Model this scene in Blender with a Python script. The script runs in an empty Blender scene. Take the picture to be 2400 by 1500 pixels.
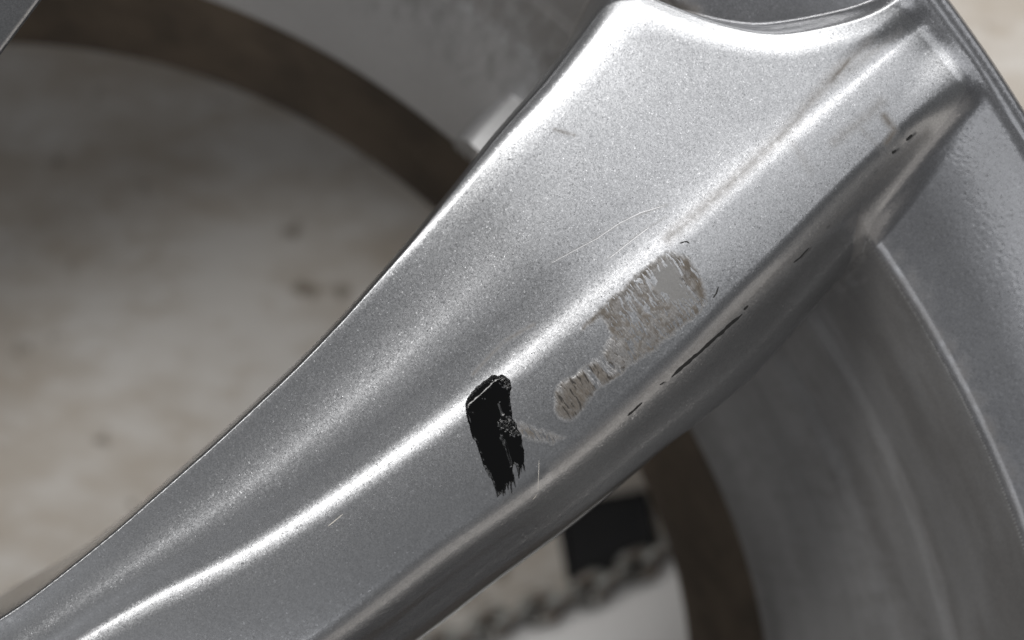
import bpy, math
import numpy as np

# ------------------------------------------------------------------ camera, world, lamps, exposure
scene = bpy.context.scene
COL = scene.collection
MM = 0.001
H = 200.0            # camera height above the face of the spoke, mm
K = 0.0609           # mm per photograph pixel at that face

cam_d = bpy.data.cameras.new("camera")
cam = bpy.data.objects.new("camera", cam_d)
COL.objects.link(cam)
cam.location = (0, 0, H * MM)
cam_d.sensor_width = 36.0
cam_d.lens = 36.0 * H / (2400 * K)
cam_d.clip_start = 0.005
cam_d.clip_end = 50
cam_d.dof.use_dof = True
cam_d.dof.focus_distance = 0.2035
cam_d.dof.aperture_fstop = 9.5
cam_d.dof.aperture_blades = 0
scene.camera = cam

world = bpy.data.worlds.new("World")
scene.world = world
world.use_nodes = True
world.node_tree.nodes["Background"].inputs[0].default_value = (0.95, 0.97, 1.0, 1)
world.node_tree.nodes["Background"].inputs[1].default_value = 0.09

AX = np.array([0.8207, 0.5714])      # direction of the big spoke
NL = np.array([-0.5714, 0.8207])     # across it, towards the upper left


def area_lamp(name, loc, target, sx, sy, power, color, along):
    from mathutils import Vector, Matrix
    d = bpy.data.lights.new(name, 'AREA')
    d.shape = 'RECTANGLE'
    d.size = sx
    d.size_y = sy
    d.energy = power
    d.color = color
    o = bpy.data.objects.new(name, d)
    COL.objects.link(o)
    z = (Vector(loc) - Vector(target)).normalized()
    x = Vector(along)
    x = (x - z * x.dot(z)).normalized()
    y = z.cross(x)
    m = Matrix((x, y, z)).transposed().to_4x4()
    m.translation = Vector(loc)
    o.matrix_world = m
    return o


# a ceiling strip lamp to the upper left of the wheel
area_lamp("panel_lamp", (NL[0] * 0.86 + 0.08 + 0.33, NL[1] * 0.86 + 0.06 + 0.23, 1.02), (0.2, 0.14, 0), 2.5, 0.27, 19.0,
          (1.0, 0.985, 0.96), (AX[0], AX[1], 0))
# broad overhead fill, added towards the upper right to lighten metal and floor
area_lamp("overhead_fill", (0.70, 1.30, 1.5), (0.3, 0.6, 0), 2.0, 1.8, 11.0, (0.97, 0.98, 1.0), (1, 0, 0))
# soft fill added at the lower left to lighten the floor and barrel
area_lamp("lower_left_fill", (-0.62, -1.02, 1.25), (0, 0, 0), 1.2, 1.2, 6.5, (0.97, 0.98, 1.0), (1, -0.7, 0))
# low warm fill added at the lower right for the spoke's side band
area_lamp("low_warm_fill", (1.15, -1.35, 0.30), (0, 0, 0), 1.8, 0.9, 4.2, (1.0, 0.93, 0.85), (1, 0.85, 0))

vs = scene.view_settings
vs.view_transform = 'Standard'
vs.look = 'None'
vs.exposure = 0.30
vs.gamma = 1.0
scene.cycles.use_denoising = True

# ------------------------------------------------------------------ helpers


def P(pts, z=0.0):
    """photograph pixels -> mm in the world, at height z"""
    p = np.atleast_2d(np.array(pts, float))
    f = (H - z) / H
    return np.stack([(p[:, 0] - 1200) * K * f, (750 - p[:, 1]) * K * f], 1)


def sstep(a, b, x):
    u = np.clip((x - a) / (b - a), 0, 1)
    return u * u * (3 - 2 * u)


def hash2(i, j, seed):
    n = (i.astype(np.int64) * 374761393 + j.astype(np.int64) * 668265263 + seed * 982451653) & 0x7fffffff
    n = ((n ^ (n >> 13)) * 1274126177) & 0x7fffffff
    n = (n ^ (n >> 16)) & 0xffffff
    return n / float(0xffffff)


def vnoise(x, y, seed=0):
    xi = np.floor(x)
    yi = np.floor(y)
    u = x - xi
    v = y - yi
    u = u * u * u * (u * (u * 6 - 15) + 10)
    v = v * v * v * (v * (v * 6 - 15) + 10)
    a = hash2(xi, yi, seed)
    b = hash2(xi + 1, yi, seed)
    c = hash2(xi, yi + 1, seed)
    d = hash2(xi + 1, yi + 1, seed)
    return (a * (1 - u) + b * u) * (1 - v) + (c * (1 - u) + d * u) * v


def fbm(x, y, seed=0, n=4):
    s = 0
    a = 0.5
    for k in range(n):
        s = s + a * vnoise(x, y, seed + k * 17)
        x = x * 2.03
        y = y * 2.03
        a *= 0.5
    return s / (1 - 0.5 ** n)


def dist_polyline(X, Y, pts):
    best = np.full(X.shape, 1e9)
    for a, b in zip(pts[:-1], pts[1:]):
        d = b - a
        L2 = d @ d + 1e-12
        u = np.clip(((X - a[0]) * d[0] + (Y - a[1]) * d[1]) / L2, 0, 1)
        best = np.minimum(best, (X - a[0] - u * d[0]) ** 2 + (Y - a[1] - u * d[1]) ** 2)
    return np.sqrt(best)


def sdf_polygon(X, Y, pts):
    """signed distance, positive inside"""
    d = dist_polyline(X, Y, np.vstack([pts, pts[:1]]))
    inside = np.zeros(X.shape, bool)
    n = len(pts)
    for i in range(n):
        x1, y1 = pts[i]
        x2, y2 = pts[(i + 1) % n]
        if y1 == y2:
            continue
        c = ((y1 > Y) != (y2 > Y)) & (X < (x2 - x1) * (Y - y1) / (y2 - y1) + x1)
        inside ^= c
    return np.where(inside, d, -d)


# ------------------------------------------------------------------ shape of the wheel face (mm)
C0 = P([(-760, 2218)])[0]            # wheel centre
SG = np.arange(-170, 130, 0.5)


def curve(pts, z, sigma=4.0):
    q = P(pts, z)
    s = q @ AX
    t = q @ NL
    o = np.argsort(s)
    s, t = s[o], t[o]
    # extend linearly at both ends
    s = np.r_[s[0] - 120, s, s[-1] + 120]
    t0 = t[0] - (t[1] - t[0]) / (s[2] - s[1]) * 120 * 0.4
    t1 = t[-1] + (t[-1] - t[-2]) / (s[-2] - s[-3]) * 120 * 0.0
    t = np.r_[t0, t, t1]
    v = np.interp(SG, s, t)
    r = int(sigma / 0.5 * 3)
    k = np.exp(-0.5 * (np.arange(-r, r + 1) * 0.5 / sigma) ** 2)
    k /= k.sum()
    return np.convolve(np.pad(v, r, mode='edge'), k, mode='valid')


cL = curve([(-120, 1515), (0, 1450), (105, 1385), (215, 1300), (320, 1215), (415, 1130), (540, 1020), (625, 940),
            (710, 860), (820, 745), (975, 565), (1050, 470), (1105, 400), (1150, 340), (1200, 280), (1265, 205),
            (1335, 110), (1400, 20), (1440, -20), (1480, 0), (1560, 42), (1700, 97), (1830, 122), (1960, 100),
            (2060, 75), (2130, 35), (2200, -60), (2260, -160)], -12, 2.2)
cA = curve([(-300, 1830), (200, 1500), (380, 1395), (560, 1318), (800, 1168), (1000, 1028), (1095, 958), (1250, 838),
            (1400, 708), (1530, 608), (1600, 558), (1780, 400), (1900, 300), (2050, 165), (2170, 60)], -2, 5.0)
cC = curve([(-200, 2060), (700, 1518), (750, 1490), (900, 1375), (1025, 1275), (1200, 1158), (1265, 1108), (1335, 1052),
            (1440, 962), (1560, 852), (1640, 775), (1700, 706), (1800, 615), (1900, 515), (2000, 415), (2100, 325),
            (2180, 248), (2240, 212), (2330, 150)], -3, 3.6)
cR = curve([(300, 1960), (1000, 1494), (1066, 1443), (1210, 1332), (1312, 1257), (1408, 1179), (1468, 1131), (1558, 1050),
            (1650, 990), (1725, 935), (1800, 880), (1910, 752), (1975, 675), (2040, 610), (2120, 520), (2200, 430),
            (2290, 330), (2400, 240)], -15, 3.0)


def spoke_z(s, t):
    L = np.interp(s, SG, cL)
    A = np.interp(s, SG, cA)
    C = np.interp(s, SG, cC)
    R = np.interp(s, SG, cR)
    A = np.minimum(A, L - 2.0)
    C = np.minimum(C, A - 2.0)
    R = np.minimum(R, C - 3.0)
    g = L - A
    w = A - C
    v = C - R
    up = sstep(-25, 30, s)          # towards the rim the left face opens into a shallow dish
    up3 = sstep(33, 43, s)          # the wall of the recess beside the spoke end rolls off softly
    one = np.ones_like(s)
    kn = [(R, -5 * one), (C - 0.90 * v, -2.2 * one), (C - 0.68 * v, -1.15 * one), (C - 0.43 * v, -1.8 * one),
          (C - 0.20 * v, -1.05 * one), (C - 0.03 * v, -0.5 * one), (C + 0.10 * w, -0.03 * one), (A - 0.45 * w, 0.06 + 0.0 * up),
          (A - 0.12 * w, 0.12 + 0.0 * up), (A, 0.33 - 0.10 * up), (A + 0.045 * g, 0.36 - 0.09 * up), (A + 0.13 * g, 0.10 + 0.06 * up),
          (A + 0.28 * g, 0.03 + 0.08 * up), (A + 0.52 * g, 0.215 - 0.105 * up), (A + 0.78 * g, 0.06 + 0.08 * up - 0.03 * up3),
          (A + 0.92 * g, 0.02 + 0.30 * up - 0.10 * up3), (A + 0.978 * g, 0.12 + 0.88 * up - 0.75 * up3), (L, 5 - 4.72 * up3)]
    # slopes are given as the tilt towards the upper left, so dz/dt = -slope; integrate out from A
    iA = 9
    n = len(kn)
    T = [k[0] for k in kn]
    M = [-k[1] for k in kn]
    Zk = [None] * n
    Zk[iA] = -11.0 * sstep(5, 88, s) - 1.2 * sstep(-40, -140, s)
    for i in range(iA, n - 1):
        Zk[i + 1] = Zk[i] + 0.5 * (M[i] + M[i + 1]) * (T[i + 1] - T[i])
    for i in range(iA, 0, -1):
        Zk[i - 1] = Zk[i] - 0.5 * (M[i] + M[i - 1]) * (T[i] - T[i - 1])
    z = np.full(s.shape, -200.0)
    for i in range(n - 1):
        m = (t >= T[i]) & (t <= T[i + 1])
        d = np.where(m, t - T[i], 0)
        h = T[i + 1] - T[i]
        z = np.where(m, Zk[i] + M[i] * d + 0.5 * (M[i + 1] - M[i]) / h * d * d, z)
    z = np.where(t < T[0], Zk[0] - 5 * (T[0] - t) - 2.2 * (T[0] - t) ** 2, z)
    z = np.where(t > T[-1], Zk[-1] + M[-1] * (t - T[-1]) - 2.2 * (1 - up3) * (t - T[-1]) ** 2 - 0.9 * up3 * np.maximum(t - T[-1] - 2.2, 0) ** 2, z)
    return np.maximum(z, -200.0)


REV_R = np.array([150, 163, 165, 182.0, 182.8, 184.2, 185.0, 188.6, 189.3, 190.6, 191.4, 199.4, 200.5, 201.6, 209.0, 224.0, 226.0, 227.2,
                  228.0, 228.7, 229.4, 230.2, 231.0, 240.0])
REV_M = np.array([2.4, 2.4, 2.2, 2.2, 1.5, 1.5, 2.3, 2.3, 1.3, 1.3, 2.2, 2.1, 0.9, 0.20, 0.20, 0.46, 0.46, 0.1,
                  0.55, 0.1, -0.3, -1.5, -6.0, -8.0])
_rr = np.arange(150, 240, 0.05)
_mm = np.interp(_rr, REV_R, REV_M)
_zz = np.cumsum(_mm) * 0.05
_zz = _zz - np.interp(226.0, _rr, _zz) - 9.6


def rho(x, y):
    dx = x - C0[0]
    dy = y - C0[1]
    r = np.hypot(dx, dy)
    a = np.degrees(np.arctan2(dy, dx))
    g = sstep(44, 6, a) * sstep(-60, -10, a)
    return r - 7.5 * g * sstep(228, 204, r)


def rev_z(x, y):
    r = rho(x, y)
    return np.where(r < 150, -200.0, np.interp(r, _rr, _zz)), r


def face_z(x, y, full=False):
    s = x * AX[0] + y * AX[1]
    t = x * NL[0] + y * NL[1]
    sp = spoke_z(s, t)
    rv, r = rev_z(x, y)
    L_ = np.interp(s, SG, cL)
    d_ = t - L_
    skirt = -53.0 - 0.42 * (d_ - 2.5) - 0.8 * np.maximum(d_ - 7.5, 0) ** 2
    skirt = np.where((d_ > 0) & (s > -14) & (s < 34) & (r > 165.2), skirt - 0.06 * np.maximum(s + 2, 0) ** 1.5, -200.0)
    rv = np.maximum(rv, skirt)
    wl = sstep(223.5, 228, r)
    sp2 = sp * (1 - wl) + (rv - 0.5) * wl
    k = (3.0 + 4.5 * sstep(-2, -9, t) * sstep(30, 50, s) + 3.5 * sstep(1, 5, t) * sstep(30, 42, s)) * (1 - 0.9 * wl) * sstep(-70, -30, np.maximum(sp, rv)) + 0.2
    h = np.maximum(k - np.abs(sp2 - rv), 0) / k
    z = np.maximum(sp2, rv) + h * h * k * 0.25
    if full:
        return z, sp2, rv, r, s, t
    return z


# ------------------------------------------------------------------ materials


def new_mat(name):
    m = bpy.data.materials.new(name)
    m.use_nodes = True
    nt = m.node_tree
    b = nt.nodes["Principled BSDF"]
    return m, nt, b


def node(nt, kind, **kw):
    n = nt.nodes.new(kind)
    for k, v in kw.items():
        setattr(n, k, v)
    return n


def mixcol(nt, fac, a, b):
    n = node(nt, 'ShaderNodeMix', data_type='RGBA')
    for sock, v in ((n.inputs[0], fac), (n.inputs[6], a), (n.inputs[7], b)):
        if hasattr(v, 'type') and hasattr(v, 'links'):
            nt.links.new(v, sock)
        else:
            sock.default_value = v
    return n.outputs[2]


def math_n(nt, op, a, b=None, c=None, clamp=False):
    n = node(nt, 'ShaderNodeMath', operation=op)
    n.use_clamp = clamp
    for i, v in enumerate((a, b, c)):
        if v is None:
            continue
        if hasattr(v, 'links'):
            nt.links.new(v, n.inputs[i])
        else:
            n.inputs[i].default_value = v
    return n.outputs[0]


def noise_n(nt, vec, scale, detail=4, rough=0.55):
    n = node(nt, 'ShaderNodeTexNoise')
    n.inputs['Scale'].default_value = scale
    n.inputs['Detail'].default_value = detail
    n.inputs['Roughness'].default_value = rough
    nt.links.new(vec, n.inputs['Vector'])
    return n.outputs[0]


def ramp(nt, fac, lo, hi):
    n = node(nt, 'ShaderNodeMapRange')
    n.interpolation_type = 'SMOOTHSTEP'
    n.inputs[1].default_value = lo
    n.inputs[2].default_value = hi
    nt.links.new(fac, n.inputs[0])
    return n.outputs[0]


def silver(name, blot=0.24, base=(0.305, 0.309, 0.319), rough=0.35, flake=0.048, peel=0.12, coat=0.7, pits=0.0, metal=0.92):
    m, nt, b = new_mat(name)
    L = nt.links
    tc = node(nt, 'ShaderNodeTexCoord')
    ob = tc.outputs['Object']
    geo = node(nt, 'ShaderNodeNewGeometry')
    at = node(nt, 'ShaderNodeAttribute', attribute_name='stain_shade')
    sep = node(nt, 'ShaderNodeSeparateColor')
    L.new(at.outputs['Color'], sep.inputs[0])
    dirt, pale, dark = sep.outputs[0], sep.outputs[1], sep.outputs[2]

    # metal flakes: each tiny cell leans its own way
    def flakes(scale, amt):
        v = node(nt, 'ShaderNodeTexVoronoi')
        v.inputs['Scale'].default_value = scale
        L.new(ob, v.inputs['Vector'])
        s1 = node(nt, 'ShaderNodeVectorMath', operation='SUBTRACT')
        L.new(v.outputs['Color'], s1.inputs[0])
        s1.inputs[1].default_value = (0.5, 0.5, 0.5)
        s2 = node(nt, 'ShaderNodeVectorMath', operation='SCALE')
        L.new(s1.outputs[0], s2.inputs[0])
        sb = node(nt, 'ShaderNodeSeparateColor')
        L.new(v.outputs['Color'], sb.inputs[0])
        L.new(math_n(nt, 'MULTIPLY_ADD', math_n(nt, 'POWER', sb.outputs[2], 9.0), amt * 5.0, amt * 0.55), s2.inputs['Scale'])
        return s2.outputs[0], v.outputs['Color']
    f1, c1 = flakes(6300.0, flake)
    f2, c2 = flakes(3200.0, flake * 0.5)
    a1 = node(nt, 'ShaderNodeVectorMath', operation='ADD')
    L.new(f1, a1.inputs[0])
    L.new(f2, a1.inputs[1])
    a2 = node(nt, 'ShaderNodeVectorMath', operation='ADD')
    L.new(geo.outputs['Normal'], a2.inputs[0])
    L.new(a1.outputs[0], a2.inputs[1])
    nn = node(nt, 'ShaderNodeVectorMath', operation='NORMALIZE')
    L.new(a2.outputs[0], nn.inputs[0])
    # orange peel in the lacquer
    pe = noise_n(nt, ob, 950.0, 2, 0.5)
    bump = node(nt, 'ShaderNodeBump')
    bump.inputs['Strength'].default_value = peel
    bump.inputs['Distance'].default_value = 0.00025
    L.new(pe, bump.inputs['Height'])
    L.new(bump.outputs[0], b.inputs['Coat Normal'])
    if pits > 0:
        v = node(nt, 'ShaderNodeTexVoronoi')
        v.feature = 'SMOOTH_F1'
        v.inputs['Smoothness'].default_value = 0.35
        v.inputs['Scale'].default_value = 950.0
        L.new(ob, v.inputs['Vector'])
        hgt = ramp(nt, v.outputs['Distance'], 0.55, 0.05)
        sel = ramp(nt, noise_n(nt, ob, 160.0, 3, 0.6), 0.30, 0.60)
        hh = math_n(nt, 'MULTIPLY', hgt, sel)
        b2 = node(nt, 'ShaderNodeBump')
        b2.inputs['Strength'].default_value = pits
        b2.inputs['Distance'].default_value = 0.0005
        L.new(hh, b2.inputs['Height'])
        L.new(nn.outputs[0], b2.inputs['Normal'])
        L.new(b2.outputs[0], b.inputs['Normal'])
        b3 = node(nt, 'ShaderNodeBump')
        b3.inputs['Strength'].default_value = pits
        b3.inputs['Distance'].default_value = 0.0005
        L.new(hh, b3.inputs['Height'])
        L.new(bump.outputs[0], b3.inputs['Normal'])
        L.new(b3.outputs[0], b.inputs['Coat Normal'])
    else:
        L.new(nn.outputs[0], b.inputs['Normal'])
    # colour: flakes vary a little; faint blotches; dirt and painted shade where they lie
    sc = node(nt, 'ShaderNodeSeparateColor')
    L.new(c1, sc.inputs[0])
    br = math_n(nt, 'MULTIPLY_ADD', sc.outputs[1], 0.30, 0.85)
    bl = noise_n(nt, ob, 60.0, 5, 0.6)
    br2 = math_n(nt, 'MULTIPLY_ADD', bl, blot, 1.0 - blot * 0.5)
    brr = math_n(nt, 'MULTIPLY', br, br2)
    vm = node(nt, 'ShaderNodeVectorMath', operation='SCALE')
    vm.inputs[0].default_value = base
    L.new(brr, vm.inputs['Scale'])
    nz = noise_n(nt, ob, 420.0, 5, 0.65)
    brown = mixcol(nt, nz, (0.034, 0.026, 0.018, 1), (0.135, 0.110, 0.082, 1))
    c = mixcol(nt, pale, vm.outputs[0], (0.185, 0.182, 0.178, 1))
    c = mixcol(nt, dirt, c, brown)
    c = mixcol(nt, dark, c, (0.02, 0.018, 0.016, 1))
    L.new(c, b.inputs['Base Color'])
    tot = math_n(nt, 'MAXIMUM', math_n(nt, 'MAXIMUM', dirt, dark), math_n(nt, 'MULTIPLY', pale, 0.85))
    L.new(math_n(nt, 'MULTIPLY_ADD', tot, -metal * 0.93, metal), b.inputs['Metallic'])
    L.new(math_n(nt, 'MULTIPLY_ADD', tot, 0.7 - rough, rough), b.inputs['Roughness'])
    L.new(math_n(nt, 'MULTIPLY_ADD', tot, -coat, coat), b.inputs['Coat Weight'])
    b.inputs['Coat Roughness'].default_value = 0.07
    return m


M_SPOKE = silver('silver_flake_paint')
M_FLANGE = silver('silver_pebbled_paint', flake=0.05, pits=0.035, blot=0.5, base=(0.25, 0.253, 0.265), rough=0.36, coat=0.7)  # same paint as the spoke, base darkened against the lamp light
M_BARREL = silver('silver_barrel_paint', metal=0.5, base=(0.50, 0.50, 0.505), flake=0.04, rough=0.5, coat=0.3)


def dusty(name, c1, c2, scale=90, rough=0.8):
    m, nt, b = new_mat(name)
    ob = node(nt, 'ShaderNodeTexCoord').outputs['Object']
    n1 = noise_n(nt, ob, scale, 6, 0.6)
    nt.links.new(mixcol(nt, ramp(nt, n1, 0.35, 0.65), c1, c2), b.inputs['Base Color'])
    b.inputs['Roughness'].default_value = rough
    bp = node(nt, 'ShaderNodeBump')
    bp.inputs['Strength'].default_value = 0.2
    bp.inputs['Distance'].default_value = 0.0004
    nt.links.new(noise_n(nt, ob, scale * 8, 4), bp.inputs['Height'])
    nt.links.new(bp.outputs[0], b.inputs['Normal'])
    return m


M_BROWN = dusty('brown_brake_dust', (0.060, 0.044, 0.030, 1), (0.112, 0.083, 0.057, 1), 40)
M_OUTER = dusty('bare_cast_metal', (0.22, 0.22, 0.22, 1), (0.3, 0.3, 0.3, 1), 60)
M_RUBBER = dusty('black_rubber', (0.006, 0.006, 0.007, 1), (0.010, 0.010, 0.011, 1), 150, 0.75)

m, nt, b = new_mat('black_touch_up_paint')
b.inputs['Base Color'].default_value = (0.0012, 0.0012, 0.0013, 1)
b.inputs['Roughness'].default_value = 0.09
b.inputs['Specular IOR Level'].default_value = 0.45
ob = node(nt, 'ShaderNodeTexCoord').outputs['Object']
bp = node(nt, 'ShaderNodeBump')
bp.inputs['Strength'].default_value = 0.03
bp.inputs['Distance'].default_value = 0.0002
nt.links.new(noise_n(nt, ob, 1100.0, 3), bp.inputs['Height'])
nt.links.new(bp.outputs[0], b.inputs['Normal'])
b.inputs['Coat Weight'].default_value = 0.35
b.inputs['Coat Roughness'].default_value = 0.05
M_BLACK = m

m, nt, b = new_mat('dark_scratch')
b.inputs['Base Color'].default_value = (0.012, 0.012, 0.012, 1)
b.inputs['Roughness'].default_value = 0.7
M_SCRATCH = m
m, nt, b = new_mat('pale_scratch')
b.inputs['Base Color'].default_value = (0.62, 0.58, 0.52, 1)
b.inputs['Roughness'].default_value = 0.6
M_PALE = m
m, nt, b = new_mat('chain_steel')
ob = node(nt, 'ShaderNodeTexCoord').outputs['Object']
nt.links.new(mixcol(nt, ramp(nt, noise_n(nt, ob, 300.0, 4), 0.4, 0.65), (0.34, 0.345, 0.33, 1), (0.15, 0.115, 0.09, 1)), b.inputs['Base Color'])
b.inputs['Metallic'].default_value = 0.3
b.inputs['Roughness'].default_value = 0.45
M_CHAIN = m

# stained pale floor
m, nt, b = new_mat('stained_floor')
ob = node(nt, 'ShaderNodeTexCoord').outputs['Object']
mp = node(nt, 'ShaderNodeMapping')
mp.inputs['Rotation'].default_value = (0, 0, math.radians(28))
mp.inputs['Scale'].default_value = (1.0, 2.2, 1.0)
nt.links.new(ob, mp.inputs['Vector'])
n1 = noise_n(nt, mp.outputs[0], 17.0, 7, 0.68)
n2 = noise_n(nt, ob, 60.0, 5, 0.6)
n3 = noise_n(nt, ob, 95.0, 3, 0.5)
n4 = noise_n(nt, mp.outputs[0], 70.0, 4, 0.6)
c = mixcol(nt, ramp(nt, n1, 0.38, 0.64), (0.53, 0.473, 0.405, 1), (0.71, 0.68, 0.64, 1))
c = mixcol(nt, math_n(nt, 'MULTIPLY', ramp(nt, n4, 0.50, 0.70), 0.40), c, (0.46, 0.385, 0.30, 1))
c = mixcol(nt, math_n(nt, 'MULTIPLY', ramp(nt, n3, 0.64, 0.74), 0.75), c, (0.17, 0.13, 0.09, 1))
nt.links.new(c, b.inputs['Base Color'])
b.inputs['Roughness'].default_value = 0.62
bp = node(nt, 'ShaderNodeBump')
bp.inputs['Strength'].default_value = 0.25
bp.inputs['Distance'].default_value = 0.001
nt.links.new(n2, bp.inputs['Height'])
nt.links.new(bp.outputs[0], b.inputs['Normal'])
M_FLOOR = m

# ------------------------------------------------------------------ object helpers
FLOOR_Z = -195.0


def tag(o, label=None, cat=None, group=None, kind=None):
    if label:
        o['label'] = label
    if cat:
        o['category'] = cat
    if group:
        o['group'] = group
    if kind:
        o['kind'] = kind
    return o


def mesh_np(name, V, F, mat, parent=None, normals=None, stain_shade=None, smooth=True, origin=None):
    """V in mm (world), F (n,4) or (n,3)"""
    org = np.array(origin if origin is not None else (0, 0, 0), float)
    me = bpy.data.meshes.new(name)
    n = F.shape[1]
    me.vertices.add(len(V))
    me.vertices.foreach_set('co', ((V - org) * MM).astype(np.float32).ravel())
    me.loops.add(F.size)
    me.loops.foreach_set('vertex_index', F.astype(np.int32).ravel())
    me.polygons.add(len(F))
    me.polygons.foreach_set('loop_start', (np.arange(len(F)) * n).astype(np.int32))
    me.update(calc_edges=True)
    me.polygons.foreach_set('use_smooth', np.full(len(F), smooth))
    if stain_shade is not None:
        at = me.attributes.new('stain_shade', 'FLOAT_COLOR', 'POINT')
        c = np.zeros((len(V), 4), np.float32)
        c[:, :3] = stain_shade
        c[:, 3] = 1
        at.data.foreach_set('color', c.ravel())
    if normals is not None:
        me.normals_split_custom_set_from_vertices(normals.astype(np.float32))
    me.materials.append(mat)
    o = bpy.data.objects.new(name, me)
    COL.objects.link(o)
    if parent is not None:
        o.parent = parent
    else:
        o.location = org * MM
    return o


def grid_faces(ny, nx):
    i = np.arange(ny * nx).reshape(ny, nx)
    return np.stack([i[:-1, :-1], i[:-1, 1:], i[1:, 1:], i[1:, :-1]], -1)


def compact(V, F, *arrs):
    used = np.zeros(len(V), bool)
    used[F.ravel()] = True
    idx = np.cumsum(used) - 1
    return (V[used], idx[F]) + tuple(a[used] if a is not None else None for a in arrs)


# ------------------------------------------------------------------ floor
V = np.array([[-5000, -5000, FLOOR_Z], [5000, -5000, FLOOR_Z], [5000, 5000, FLOOR_Z], [-5000, 5000, FLOOR_Z]], float)
fl = mesh_np('floor', V, np.array([[0, 1, 2, 3]]), M_FLOOR, smooth=False)
tag(fl, 'pale beige stained floor seen through and beyond the wheel', kind='structure')

# ------------------------------------------------------------------ the wheel
WORG = np.array([C0[0], C0[1], FLOOR_Z + 1.0])
wheel = bpy.data.objects.new('alloy_wheel', None)
COL.objects.link(wheel)
wheel.location = WORG * MM
tag(wheel, 'silver alloy wheel lying face up on pale floor, one spoke daubed with black paint', 'wheel')

STEP = 0.2
xs = np.arange(-104, 116, STEP)
ys = np.arange(-72, 76, STEP)
X, Y = np.meshgrid(xs, ys)
Z, SP, RV, RHO, S, T = face_z(X, Y, True)
gy, gx = np.gradient(Z, STEP)
Nrm = np.stack([-gx, -gy, np.ones_like(Z)], -1)
Nrm /= np.linalg.norm(Nrm, axis=-1, keepdims=True)

# --- stains and painted shade on the main face (dirt, pale rub marks, dark specks)
dirt = np.zeros_like(Z)
pale = np.zeros_like(Z)
dark = np.zeros_like(Z)
nzA = fbm(X * 0.5, Y * 0.5, 5)
nzB = fbm(X * 1.6, Y * 1.6, 9)


def smear(pts, z, width, amt, rag=0.6):
    d = dist_polyline(X, Y, P(pts, z))
    return amt * np.clip(1 - d / width, 0, 1) ** 1.3 * np.clip((nzB - 0.5 + rag) / 0.6, 0, 1)


for pts, wd, am in [([(1560, 560), (1700, 440), (1850, 300), (1980, 150), (2060, 80)], 1.6, 0.38),
                    ([(1960, 180), (2010, 125)], 0.9, 0.75), ([(2085, 265), (2110, 300), (2090, 330)], 1.1, 0.8),
                    ([(1960, 330), (2050, 260), (2080, 230)], 1.5, 0.30), ([(2020, 290), (2080, 350)], 0.7, 0.25),
                    ([(1110, 875), (1180, 800), (1250, 760)], 0.5, 0.6), ([(1300, 305), (1345, 318)], 0.5, 0.55),
                    ([(1230, 1150), (1100, 1240), (900, 1390), (760, 1500)], 2.0, 0.22),
                    ([(1300, 1085), (1500, 920), (1800, 660), (2000, 480), (2200, 300)], 1.8, 0.35),
                    ([(1860, 330), (1900, 400)], 1.2, 0.15), ([(2130, 60), (2060, 110), (1960, 190)], 1.2, 0.25)]:
    dirt = np.maximum(dirt, smear(pts, -5, wd, am))
for pts, wd, am in [([(1290, 618), (1380, 570), (1470, 515), (1560, 482)], 0.30, 0.55),
                    ([(1420, 610), (1500, 545), (1560, 510)], 0.25, 0.4)]:
    pale = np.maximum(pale, smear(pts, -5, wd, am, 0.8))
for pts, wd, am in [([(2110, 350), (2120, 343)], 0.42, 0.95), ([(2148, 318), (2162, 305)], 0.40, 0.9),
                    ([(1880, 605), (1905, 580)], 0.3, 0.8), ([(1945, 532), (1950, 528)], 0.3, 0.8),
                    ([(2060, 400), (2068, 395)], 0.2, 0.7), ([(1545, 896), (1552, 892)], 0.2, 0.9),
                    ([(1350, 1090), (1356, 1084)], 0.2, 0.8)]:
    dark = np.maximum(dark, smear(pts, -6, wd, am, 1.0))
# shade and some baked-on dirt painted on the lower right of the rim's inside, dust further out, ragged
angd = np.degrees(np.arctan2(Y - C0[1], X - C0[0]))
shade_grime = sstep(42, 30, angd + (nzA - 0.5) * 14) * ((RHO < 200) & (RV > SP))
dark = np.maximum(dark, shade_grime * (0.48 + 0.22 * fbm(RHO * 0.4, angd * 0.12, 19)))
inner = sstep(204.0, 200.2, RHO + (nzA - 0.5) * 5) * sstep(174.0, 190.0, RHO + (nzA - 0.5) * 12) * (RV > SP - 6)  # brown dirt, carried over the flange edge to dull its highlight
dirt = np.maximum(dirt, inner * np.where(angd > 42, 0.6, 0.20 + 0.22 * sstep(0.3, 0.75, fbm(RHO * 0.55, angd * 0.22, 13))))
dirt = np.maximum(dirt, 0.10 * sstep(0.45, 0.7, nzA) * (angd < 42) * ((RHO < 199) & (RV > SP)))
stain_shade = np.stack([np.clip(dirt, 0, 1), np.clip(pale, 0, 1), np.clip(dark, 0, 1)], -1)

Fq = grid_faces(*Z.shape)


def fmax(a):
    return np.maximum.reduce([a[:-1, :-1], a[:-1, 1:], a[1:, 1:], a[1:, :-1]])


def favg(a):
    return 0.25 * (a[:-1, :-1] + a[:-1, 1:] + a[1:, 1:] + a[1:, :-1])


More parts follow.
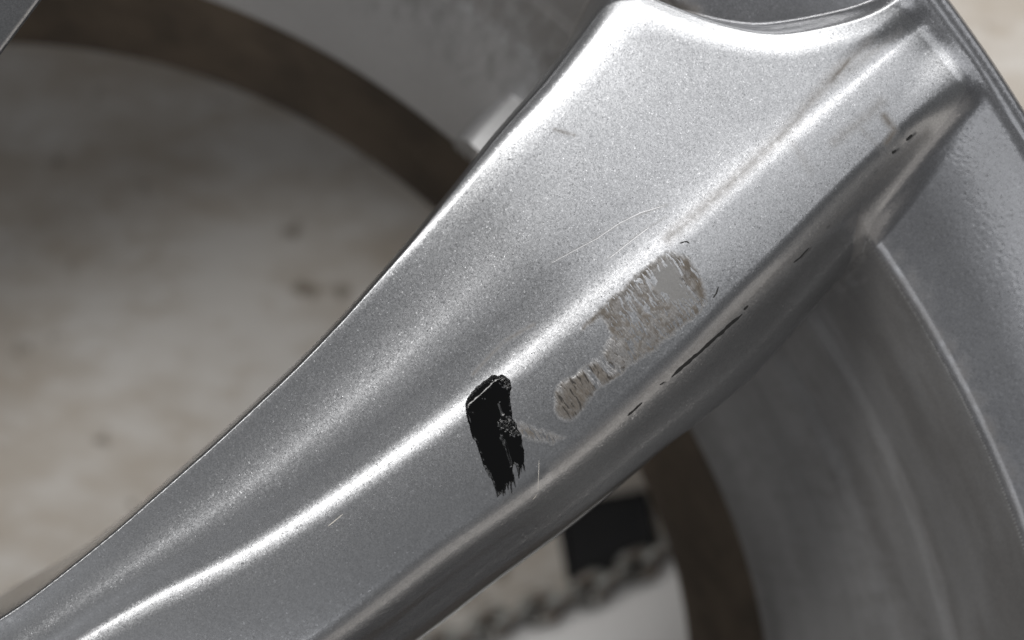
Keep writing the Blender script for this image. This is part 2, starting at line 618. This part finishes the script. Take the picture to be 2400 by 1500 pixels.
fz, fsp, frv, frho = fmax(Z), favg(SP), favg(RV), favg(RHO)
is_sp = (fsp >= frv)
keep_sp = is_sp & (fz > -42)
keep_fl = ~is_sp & (frho > 200.0) & (fz > -55)
keep_ba = ~is_sp & (frho <= 200.0) & (frho > 165.1)
VV = np.stack([X, Y, Z], -1).reshape(-1, 3)
NN = Nrm.reshape(-1, 3)
ST = stain_shade.reshape(-1, 3)
parts = {}
for nm, kp, mt in (('spoke', keep_sp, M_SPOKE), ('rim_flange', keep_fl, M_FLANGE), ('barrel_wall', keep_ba, M_BARREL)):
    v, f, n_, s_ = compact(VV, Fq[kp], NN, ST)
    parts[nm] = mesh_np(nm, v, f, mt, wheel, normals=n_, stain_shade=s_, origin=WORG)
spoke = parts['spoke']
spoke['label'] = 'broad silver spoke with a black paint dab and a brown scuff'

# the rest of the ring outside the fine patch: turned profiles


def lathe(name, prof, a0, a1, n, mat, parent):
    """prof (r,z) with r the circle radius before the sector correction"""
    ang = np.radians(np.linspace(a0, a1, n))
    deg = np.degrees(ang)
    g = sstep(44, 6, deg) * sstep(-60, -10, deg)
    pr = np.array(prof, float)
    R = pr[:, 0][None, :] + (7.5 * g)[:, None] * sstep(228, 204, pr[:, 0])[None, :]
    Vx = C0[0] + R * np.cos(ang)[:, None]
    Vy = C0[1] + R * np.sin(ang)[:, None]
    Vz = np.repeat(pr[:, 1][None, :], n, 0)
    V = np.stack([Vx, Vy, Vz], -1).reshape(-1, 3)
    F = grid_faces(n, len(pr)).reshape(-1, 4)
    st = np.zeros((len(V), 3))
    return mesh_np(name, V, F, mat, parent, stain_shade=st, origin=WORG)


zb = float(np.interp(165.3, _rr, _zz))
bottom = -124.0
inner_prof = [(165.7, zb + 1.0), (165.0, zb - 0.4), (164.5, zb - 2.0), (160.5, zb - 12), (157.5, zb - 19), (155.0, zb - 25),
              (153.6, bottom + 3.5), (153.2, bottom + 1.2), (153.6, bottom + 0.2), (155.0, bottom), (164, bottom - 12),
              (176, bottom - 22), (200, bottom - 30), (206, bottom - 60), (214, FLOOR_Z + 2), (222, FLOOR_Z + 0.5)]
lathe('inner_ring', inner_prof, -180, 180, 361, M_BROWN, wheel)
outer_prof = [(222.0, FLOOR_Z + 0.5), (224.0, FLOOR_Z + 4), (222, FLOOR_Z + 12), (211.0, FLOOR_Z + 14), (205, bottom - 26),
              (170.0, bottom - 6), (170.0, bottom + 8), (178.0, -80), (206.0, -60), (214.0, -40), (230.5, -34),
              (231.6, -26), (231.4, -18), (230.9, float(np.interp(230.9, _rr, _zz)) - 0.05)]
lathe('outer_ring', outer_prof, -180, 180, 361, M_OUTER, wheel)
# flange and barrel beyond the fine patch, so that the wheel closes and shades the floor
rs = [231, 230.4, 229.8, 229.0, 228.2, 227, 222, 210, 202, 199, 195, 191, 189, 185, 183, 175, 167]
full_prof = [(r, float(np.interp(r, _rr, _zz)) - 0.12) for r in rs]
lathe('rim_wall', full_prof, 57, 350, 300, M_FLANGE, wheel)

# hub (outside the frame)
hub_prof = [(0.1, -6), (22, -6), (24, -8), (26, -14), (32, -14), (36, -17), (38, -24), (34, -50), (0.1, -50)]
lathe('hub', hub_prof, -180, 180, 97, M_SPOKE, wheel)

# second, slanted spoke that just enters at the upper left corner
e0 = P([(0, 122)], -4)[0]
e1 = P([(92, 0)], -4)[0]
d = (e1 - e0) / np.linalg.norm(e1 - e0)
nl = np.array([-d[1], d[0]])
prof = [(17, -36), (5.0, -13), (1.2, -6.5), (0.2, -5.2), (-0.05, -4.6), (0.15, -4.1), (0.6, -3.75), (2.0, -2.9), (6, -0.5), (12, 3.0),
        (18, 6.0), (24, 7.0), (30, 5.6), (34, 0.5), (36, -12), (37, -36)]
us = np.linspace(-26, 78, 70)
V = []
for u in us:
    for (q, z) in prof:
        p = e0 + d * u + nl * q
        V.append((p[0], p[1], z - 0.0012 * (u - 10) ** 2 * (u > 10)))
V = np.array(V)
F = grid_faces(len(us), len(prof)).reshape(-1, 4)[:, ::-1]
sp2 = mesh_np('spoke', V, F, M_SPOKE, wheel, stain_shade=np.zeros((len(V), 3)), origin=WORG)
sp2['label'] = 'dark slanted spoke edge in the upper left corner'

# the other spokes, outside the frame, unevenly spaced to shape light on the floor
us = np.arange(-124, 82, 4.0)
ts = np.linspace(-1, 1, 25)
SS = np.repeat(us[:, None], 25, 1)
LL, RR = np.interp(us, SG, cL), np.interp(us, SG, cR)
TT = RR[:, None] - 1 + (LL - RR + 2)[:, None] * (ts * 0.5 + 0.5)[None, :]
ZZ = np.maximum(spoke_z(SS, TT), -34)
base_xy = SS[..., None] * AX + TT[..., None] * NL - C0
F = grid_faces(*SS.shape).reshape(-1, 4)
for dang in (112, 155, -60, -135):
    ca, sa = math.cos(math.radians(dang)), math.sin(math.radians(dang))
    bx = C0[0] + base_xy[..., 0] * ca - base_xy[..., 1] * sa
    by = C0[1] + base_xy[..., 0] * sa + base_xy[..., 1] * ca
    V = np.stack([bx, by, ZZ], -1).reshape(-1, 3)
    mesh_np('spoke', V, F, M_SPOKE, wheel, stain_shade=np.zeros((len(V), 3)), origin=WORG)

# ------------------------------------------------------------------ marks on the big spoke


def patch(name, poly_fn, bbox, step, mat, parent):
    x = np.arange(bbox[0], bbox[2], step)
    y = np.arange(bbox[1], bbox[3], step)
    PX, PY = np.meshgrid(x, y)
    base = face_z(PX, PY)
    dz, keep, st = poly_fn(PX, PY)
    Zp = base + dz
    gy, gx = np.gradient(Zp, step)
    n_ = np.stack([-gx, -gy, np.ones_like(Zp)], -1)
    n_ /= np.linalg.norm(n_, axis=-1, keepdims=True)
    fk = favg(keep) > 0
    v, f, nn_, ss = compact(np.stack([PX, PY, Zp], -1).reshape(-1, 3), grid_faces(*Zp.shape)[fk], n_.reshape(-1, 3),
                            st.reshape(-1, 3) if st is not None else None)
    return mesh_np(name, v, f, mat, parent, normals=nn_, stain_shade=ss, origin=WORG)


def from_zoom(pts, ox, oy, sc):
    return [(ox + x / sc, oy + y / sc) for x, y in pts]


# black touch-up dab: outline from the photograph, thickness of its own
dab_px = from_zoom([(340, 470), (360, 420), (420, 340), (480, 290), (540, 250), (570, 220), (600, 217), (625, 228), (660, 215),
                    (700, 233), (735, 262), (742, 300), (746, 345), (733, 362), (736, 450), (748, 520), (753, 600), (790, 640),
                    (800, 690), (836, 740), (838, 820), (855, 870), (861, 930), (854, 985), (866, 1055), (848, 1030), (835, 1010),
                    (832, 1070), (818, 1040), (812, 1130), (800, 1060), (786, 1010), (768, 1000), (752, 1040), (770, 1120),
                    (778, 1195), (762, 1160), (755, 1180), (746, 1246), (735, 1190), (722, 1170), (716, 1215), (704, 1175),
                    (692, 1190), (692, 1265), (682, 1240), (672, 1302), (658, 1255), (645, 1270), (634, 1298), (612, 1250),
                    (582, 1200), (552, 1120), (522, 1050), (500, 1010), (462, 890), (432, 800), (402, 760), (380, 670),
                    (350, 580)], 1000, 820, 3.75)
dab = P(dab_px, -0.6)
slits = [P(from_zoom(q, 1000, 820, 3.75), -0.6) for q in ([(638, 465), (652, 505), (668, 552)],
                                                         [(655, 755), (680, 815), (702, 880), (718, 935), (742, 1010)])]
ridge = P(from_zoom([(343, 545), (372, 482), (438, 425), (490, 378), (538, 335), (580, 292), (632, 252), (668, 222)],
                    1000, 820, 3.75), -0.6)
stroke = P([(1195, 900), (1225, 1150)])
sd = (stroke[1] - stroke[0]) / np.linalg.norm(stroke[1] - stroke[0])
sn = np.array([-sd[1], sd[0]])


def dab_fn(x, y):
    a = x * sd[0] + y * sd[1]
    c = x * sn[0] + y * sn[1]
    d0 = sdf_polygon(x, y, dab)
    strand = 0.6 * vnoise(c * 5.5, a * 0.3, 3) + 0.4 * vnoise(c * 11, a * 0.5, 4)
    tail = sstep(9.5, 16, a - (dab[4] @ sd) + 0)
    d_ = d0 + (fbm(x * 2.2, y * 2.2, 21) - 0.5) * 0.16 + (strand - 0.62) * 0.62 * tail
    for q in slits:
        ds = dist_polyline(x, y, q)
        d_ = np.minimum(d_, ds + 0.015 + (strand - 0.62) * 0.16)
    th = 0.16 * np.sqrt(np.clip(d_ / 0.35, 0, 1)) + 0.006 * np.clip(d_ / 0.35, 0, 1) * (strand - 0.5)
    wob = fbm(x * 1.3, y * 1.3, 33, 3)
    dr = dist_polyline(x, y, ridge) + (wob - 0.5) * 0.3
    wr = 0.95 + 0.3 * (vnoise(a * 1.1, c * 1.1, 8) - 0.5)
    th = th + 0.46 * np.exp(-(dr / wr) ** 2) * sstep(0, 0.4, d_)
    for (qx, qy, rx, amp) in ((1188, 993, 0.95, 0.34), (1206, 1008, 0.8, 0.28), (1188, 893, 0.7, 0.22), (1150, 890, 0.5, 0.1),
                              (1190, 905, 0.6, 0.1)):
        q = P([(qx, qy)], -0.6)[0]
        rr = np.hypot(x - q[0], (y - q[1]) * 1.3)
        bl = np.clip(fbm(x * 4.2, y * 4.2, 41, 3) - 0.38, 0, 1) * 2.4
        th = th + amp * np.exp(-(rr / rx) ** 2) * bl * sstep(0, 0.2, d_)
    return th + 0.004, d_, np.zeros(x.shape + (3,))


bb = np.r_[dab.min(0) - 0.5, dab.max(0) + 0.5]
pm = patch('paint_dab', dab_fn, bb, 0.055, M_BLACK, spoke)
pm['label'] = 'glossy black brushed paint dab with ragged bristle end'

# worn, brown streaked scuff
sc_px = from_zoom([(1010, 150), (1090, 170), (1170, 200), (1250, 320), (1295, 440), (1300, 520), (1265, 585), (1190, 660),
                   (1080, 745), (960, 835), (880, 905), (800, 940), (740, 985), (620, 1090), (500, 1170), (410, 1280), (350, 1370),
                   (310, 1395), (240, 1400), (170, 1310), (180, 1180), (250, 1090), (350, 1030), (430, 970), (490, 920),
                   (545, 850), (590, 770), (570, 690), (520, 640), (380, 740), (400, 680), (520, 560), (650, 440), (830, 290)],
                  1240, 540, 3.125)
scf = P(sc_px, -0.8)
plate = P(from_zoom([(900, 320), (1015, 170), (1060, 215), (1115, 300), (1145, 395), (1230, 490), (1245, 540), (1150, 540),
                     (1060, 545), (960, 480), (880, 420)], 1240, 540, 3.125), -0.8)
crack = P(from_zoom([(1000, 160), (1030, 190), (1062, 215), (1108, 300), (1120, 345), (1142, 392), (1195, 450), (1248, 520),
                     (1256, 560)], 1240, 540, 3.125), -0.8)
feather = P(from_zoom([(170, 1300), (190, 1150), (300, 1060), (430, 970), (530, 860), (590, 770), (660, 800), (740, 900), (760, 960),
                       (600, 1090), (480, 1180), (400, 1300), (300, 1395), (230, 1390)], 1240, 540, 3.125), -0.8)
tail_px = from_zoom([(760, 610), (830, 625), (900, 640), (980, 670), (1060, 710), (1160, 735), (1215, 760), (1120, 810), (1000, 800),
                     (900, 790), (820, 745)], 1000, 820, 3.75)
tailp = P(tail_px, -1.2)
wd = np.array([0.55, -0.83])          # the wrinkles run this way
wd = wd / np.linalg.norm(wd)
wn = np.array([-wd[1], wd[0]])


def scuff_fn(x, y):
    a = x * wd[0] + y * wd[1]
    c = x * wn[0] + y * wn[1]
    d0 = sdf_polygon(x, y, scf)
    d1 = sdf_polygon(x, y, tailp)
    dp = sdf_polygon(x, y, plate)
    df = sdf_polygon(x, y, feather)
    big = fbm(x * 0.9, y * 0.9, 51)
    w1 = vnoise(c * 4.2 + 2.2 * fbm(x * 1.1, y * 1.1, 55), a * 0.75, 61)
    w2 = vnoise(c * 8.0 + 2.0 * fbm(x * 1.6, y * 1.6, 57), a * 1.3, 63)
    wr = 0.62 * w1 + 0.38 * w2
    dm = np.maximum(d0, d1) + (big - 0.5) * 0.9
    mask = sstep(-0.35, 0.95, dm)
    plm = sstep(-0.6, 0.9, dp + (big - 0.5) * 1.2)
    fem = sstep(-0.1, 0.6, df + (big - 0.5) * 0.6)
    lob = sstep(0.22, 0.55, vnoise((x * AX[0] + y * AX[1]) * 0.85, a * 0.10, 71))      # the toothed lobes of the streaks
    edge = np.exp(-((d0 - 0.35) / 0.55) ** 2)
    base = 0.52 + 0.36 * edge + 0.30 * sstep(0.35, 0.68, fbm(x * 1.7, y * 1.7, 52))
    br = mask * (base * (1 - plm) + 0.10 * plm)
    br = br * (1 - fem) + mask * fem * (0.24 + 0.75 * lob * (0.45 + 0.6 * wr))
    groove = sstep(0.42, 0.24, wr) * mask * (1 - plm)
    br = np.clip(br + groove * (0.35 + 0.2 * fem), 0, 0.9)
    # beyond the crack: warm brown rim
    dk = dist_polyline(x, y, crack) + (vnoise(a * 3, c * 3, 77) - 0.5) * 0.18
    ck = np.clip(1 - dk / 0.11, 0, 1)
    side = sstep(0.0, 1.0, (x * AX[0] + y * AX[1]) - (crack[3] @ AX)) * mask * (1 - plm)
    br = np.clip(br + 0.15 * side, 0, 0.92)
    dkk = np.clip(groove * sstep(0.37, 0.24, wr) * 0.9 + ck * 0.9 * mask, 0, 1)
    pl_ = np.clip(plm * 0.9 + sstep(0.62, 0.82, wr) * mask * 0.35 * (1 - plm), 0, 1) * mask
    dz = 0.02 + mask * (1 - plm) * (wr - 0.5) * 0.17 * (1 + 0.3 * fem) + 0.11 * lob * fem * mask - 0.06 * ck * mask - plm * 0.02
    st = np.stack([br, pl_, dkk], -1)
    return dz, dm + 0.25, st


allp = np.vstack([scf, tailp])
bb = np.r_[allp.min(0) - 0.8, allp.max(0) + 0.8]
sm = patch('scuff_mark', scuff_fn, bb, 0.06, M_SPOKE, spoke)
sm['label'] = 'worn grey and brown scuff with fine wrinkles'


def ribbon(name, pts, w, mat, parent, label=None, z0=-4.0, lift=0.02, seed=0):
    q = P(pts, z0)
    L = np.r_[0, np.cumsum(np.linalg.norm(np.diff(q, axis=0), axis=1))]
    n = max(6, int(L[-1] / 0.12))
    u = np.linspace(0, L[-1], n)
    px = np.interp(u, L, q[:, 0])
    py = np.interp(u, L, q[:, 1])
    tx = np.gradient(px)
    ty = np.gradient(py)
    l = np.hypot(tx, ty) + 1e-9
    nx, ny = -ty / l, tx / l
    taper = np.sqrt(np.clip(np.minimum(u, L[-1] - u) / (0.12 * L[-1] + 0.05), 0, 1))
    hw = 0.5 * w * taper * (0.8 + 0.4 * vnoise(u * 1.7, u * 0 + seed, 90 + seed)) + 0.003
    off = (vnoise(u * 0.9, u * 0 + 3, 95 + seed) - 0.5) * w * 0.3
    V = []
    for j, h in ((-1, 0.0), (-0.4, 1.0), (0.4, 1.0), (1, 0.0)):
        x = px + nx * (hw * j + off)
        y = py + ny * (hw * j + off)
        V.append(np.stack([x, y, face_z(x, y) + 0.004 + lift * h], -1))
    V = np.stack(V, 1).reshape(-1, 3)
    o = mesh_np(name, V, grid_faces(n, 4).reshape(-1, 4)[:, ::-1], mat, parent, origin=WORG)
    if label:
        o['label'] = label
    return o


ribbon('scratch', [(1564, 881), (1600, 850), (1650, 808), (1700, 765), (1735, 735)], 0.50, M_SCRATCH, spoke, 'long black gouge below the scuff', -6, seed=1)
ribbon('scratch', [(1742, 727), (1754, 716)], 0.34, M_SCRATCH, spoke, seed=2)
ribbon('scratch', [(1464, 969), (1480, 955), (1498, 938)], 0.32, M_SCRATCH, spoke, 'short black gouge below the scuff', -6, seed=3)
ribbon('scratch', [(1540, 900), (1552, 892)], 0.18, M_SCRATCH, spoke, seed=4)
ribbon('scratch', [(2112, 350), (2124, 342)], 0.45, M_SCRATCH, spoke, seed=5)
ribbon('scratch', [(2148, 318), (2164, 304)], 0.40, M_SCRATCH, spoke, seed=6)
ribbon('scratch', [(1866, 615), (1885, 600), (1906, 578)], 0.22, M_SCRATCH, spoke, seed=7)
ribbon('scratch', [(1588, 572), (1604, 568), (1612, 573)], 0.2, M_SCRATCH, spoke, seed=8)
ribbon('scratch', [(1664, 700), (1672, 688), (1677, 672)], 0.2, M_SCRATCH, spoke, seed=9)
ribbon('scratch', [(1262, 1072), (1261, 1110), (1260, 1150)], 0.06, M_PALE, spoke, 'fine pale hairline scratch beside the paint dab', -3, seed=10)
ribbon('scratch', [(1258, 1152), (1248, 1166)], 0.08, M_PALE, spoke, seed=11)
m, nt, b = new_mat('rubbed_lacquer')
b.inputs['Base Color'].default_value = (0.42, 0.42, 0.43, 1)
b.inputs['Metallic'].default_value = 0.9
b.inputs['Roughness'].default_value = 0.42
ribbon('scratch', [(1292, 618), (1340, 592), (1400, 560), (1450, 525), (1500, 500), (1560, 482)], 0.17, m, spoke, 'faint curved pale rub line above the scuff', -3, lift=0.006, seed=13)
ribbon('scratch', [(1425, 608), (1480, 565), (1520, 535)], 0.15, m, spoke, seed=14, lift=0.006)
ribbon('scratch', [(778, 1223), (800, 1205), (812, 1195)], 0.10, M_PALE, spoke, seed=12)

# ------------------------------------------------------------------ chain on the floor
chain = bpy.data.objects.new('chain', None)
COL.objects.link(chain)
path_px = np.array([(905, 1545), (985, 1515), (1075, 1475), (1165, 1438), (1260, 1408), (1350, 1375), (1430, 1340), (1505, 1300),
                    (1575, 1255), (1640, 1200)], float)
path_px[:, 1] += 22
pw = P(path_px, FLOOR_Z + 4)
Lc = np.r_[0, np.cumsum(np.linalg.norm(np.diff(pw, axis=0), axis=1))]
corg = np.array([pw[0][0], pw[0][1], FLOOR_Z])
chain.location = corg * MM
tag(chain, 'grey metal chain lying on the white floor behind the spoke', 'chain')


def link_mesh(l, w, r):
    n, k = 28, 8
    V = []
    for i in range(n):
        a = 2 * math.pi * i / n
        sx = (l - w) / 2 * (1 if math.cos(a) > 0 else -1) if abs(math.cos(a)) > 1e-6 else 0
        c = np.array([sx + w / 2 * math.cos(a), w / 2 * math.sin(a), 0])
        o_ = np.array([math.cos(a), math.sin(a), 0])
        for j in range(k):
            b_ = 2 * math.pi * j / k
            V.append(c + o_ * r * math.cos(b_) + np.array([0, 0, r * math.sin(b_)]))
    F = []
    for i in range(n):
        for j in range(k):
            F.append((i * k + j, ((i + 1) % n) * k + j, ((i + 1) % n) * k + (j + 1) % k, i * k + (j + 1) % k))
    return np.array(V), np.array(F)


lv, lf = link_mesh(10.6, 7.6, 1.6)
proto = mesh_np('link', lv, lf, M_CHAIN, chain)
pitch = 7.4
nl_ = int(Lc[-1] / pitch)
for i in range(nl_):
    u = i * pitch + 2
    c = np.array([np.interp(u, Lc, pw[:, 0]), np.interp(u, Lc, pw[:, 1])])
    c2 = np.array([np.interp(u + 1, Lc, pw[:, 0]), np.interp(u + 1, Lc, pw[:, 1])])
    ang = math.atan2(c2[1] - c[1], c2[0] - c[0])
    o = proto if i == 0 else proto.copy()
    if i:
        COL.objects.link(o)
        o.parent = chain
    o.location = ((c[0] - corg[0]) * MM, (c[1] - corg[1]) * MM, (5.6 if i % 2 else 4.0) * MM)
    o.rotation_euler = (math.radians(62 if i % 2 else 14), math.radians(4 * math.sin(i * 2.1)), ang + 0.16 * math.sin(i * 1.7))

# ------------------------------------------------------------------ black block on the floor
import bmesh
bz = FLOOR_Z + 4.0
bc = P([(1424, 1260)], bz)[0]
bm = bmesh.new()
w2, h2, t2 = 13.2, 11.0, 4.0
ret = bmesh.ops.create_cube(bm, size=1.0)
for v in bm.verts:
    v.co.x *= 2 * w2
    v.co.y *= 2 * h2
    v.co.z = v.co.z * t2 + t2 / 2
bmesh.ops.bevel(bm, geom=list(bm.edges), offset=0.8, segments=3, affect='EDGES', profile=0.6)
top = max(bm.faces, key=lambda f: f.calc_center_median().z)
r_ = bmesh.ops.inset_individual(bm, faces=[top], thickness=1.8)
for v in top.verts:
    v.co.z -= 0.7
for v in bm.verts:
    v.co *= MM
me = bpy.data.meshes.new('rubber_block')
bm.to_mesh(me)
bm.free()
me.materials.append(M_RUBBER)
blk = bpy.data.objects.new('rubber_block', me)
COL.objects.link(blk)
blk.location = (bc[0] * MM, bc[1] * MM, FLOOR_Z * MM)
blk.rotation_euler = (0, 0, math.radians(10))
tag(blk, 'black rubber block on the floor beside the chain', 'block')

# ------------------------------------------------------------------ white sheet added in place of lit floor under the chain
m, nt, b = new_mat('lit_floor_white')
ob = node(nt, 'ShaderNodeTexCoord').outputs['Object']
nt.links.new(mixcol(nt, noise_n(nt, ob, 25.0, 4), (0.82, 0.80, 0.78, 1), (0.90, 0.885, 0.87, 1)), b.inputs['Base Color'])
b.inputs['Roughness'].default_value = 0.6
edge_t = P([(860, 1565), (1000, 1500), (1100, 1480), (1200, 1450), (1300, 1425), (1400, 1385), (1500, 1335), (1580, 1285), (1660, 1225)], FLOOR_Z)
n = 40
ex = np.linspace(edge_t[0][0], edge_t[-1][0], n)
ey = np.interp(ex, edge_t[:, 0], edge_t[:, 1])
V = []
dn = np.array([0.42, -0.91])
for i in range(n):
    for q in (0.0, 0.25, 0.6, 4, 12, 30, 60):
        zz = FLOOR_Z + (0.004 if q == 0 else 0.35 if q < 0.3 else 0.5)
        V.append((ex[i] + dn[0] * q, ey[i] + dn[1] * q, zz))
V = np.array(V)
sheet = mesh_np('lit_floor_sheet', V, grid_faces(n, 7).reshape(-1, 4)[:, ::-1], m, None, origin=(ex[0], ey[0], FLOOR_Z))
tag(sheet, 'white sheet added to brighten the floor, its edge under the grey chain', 'brightening sheet')
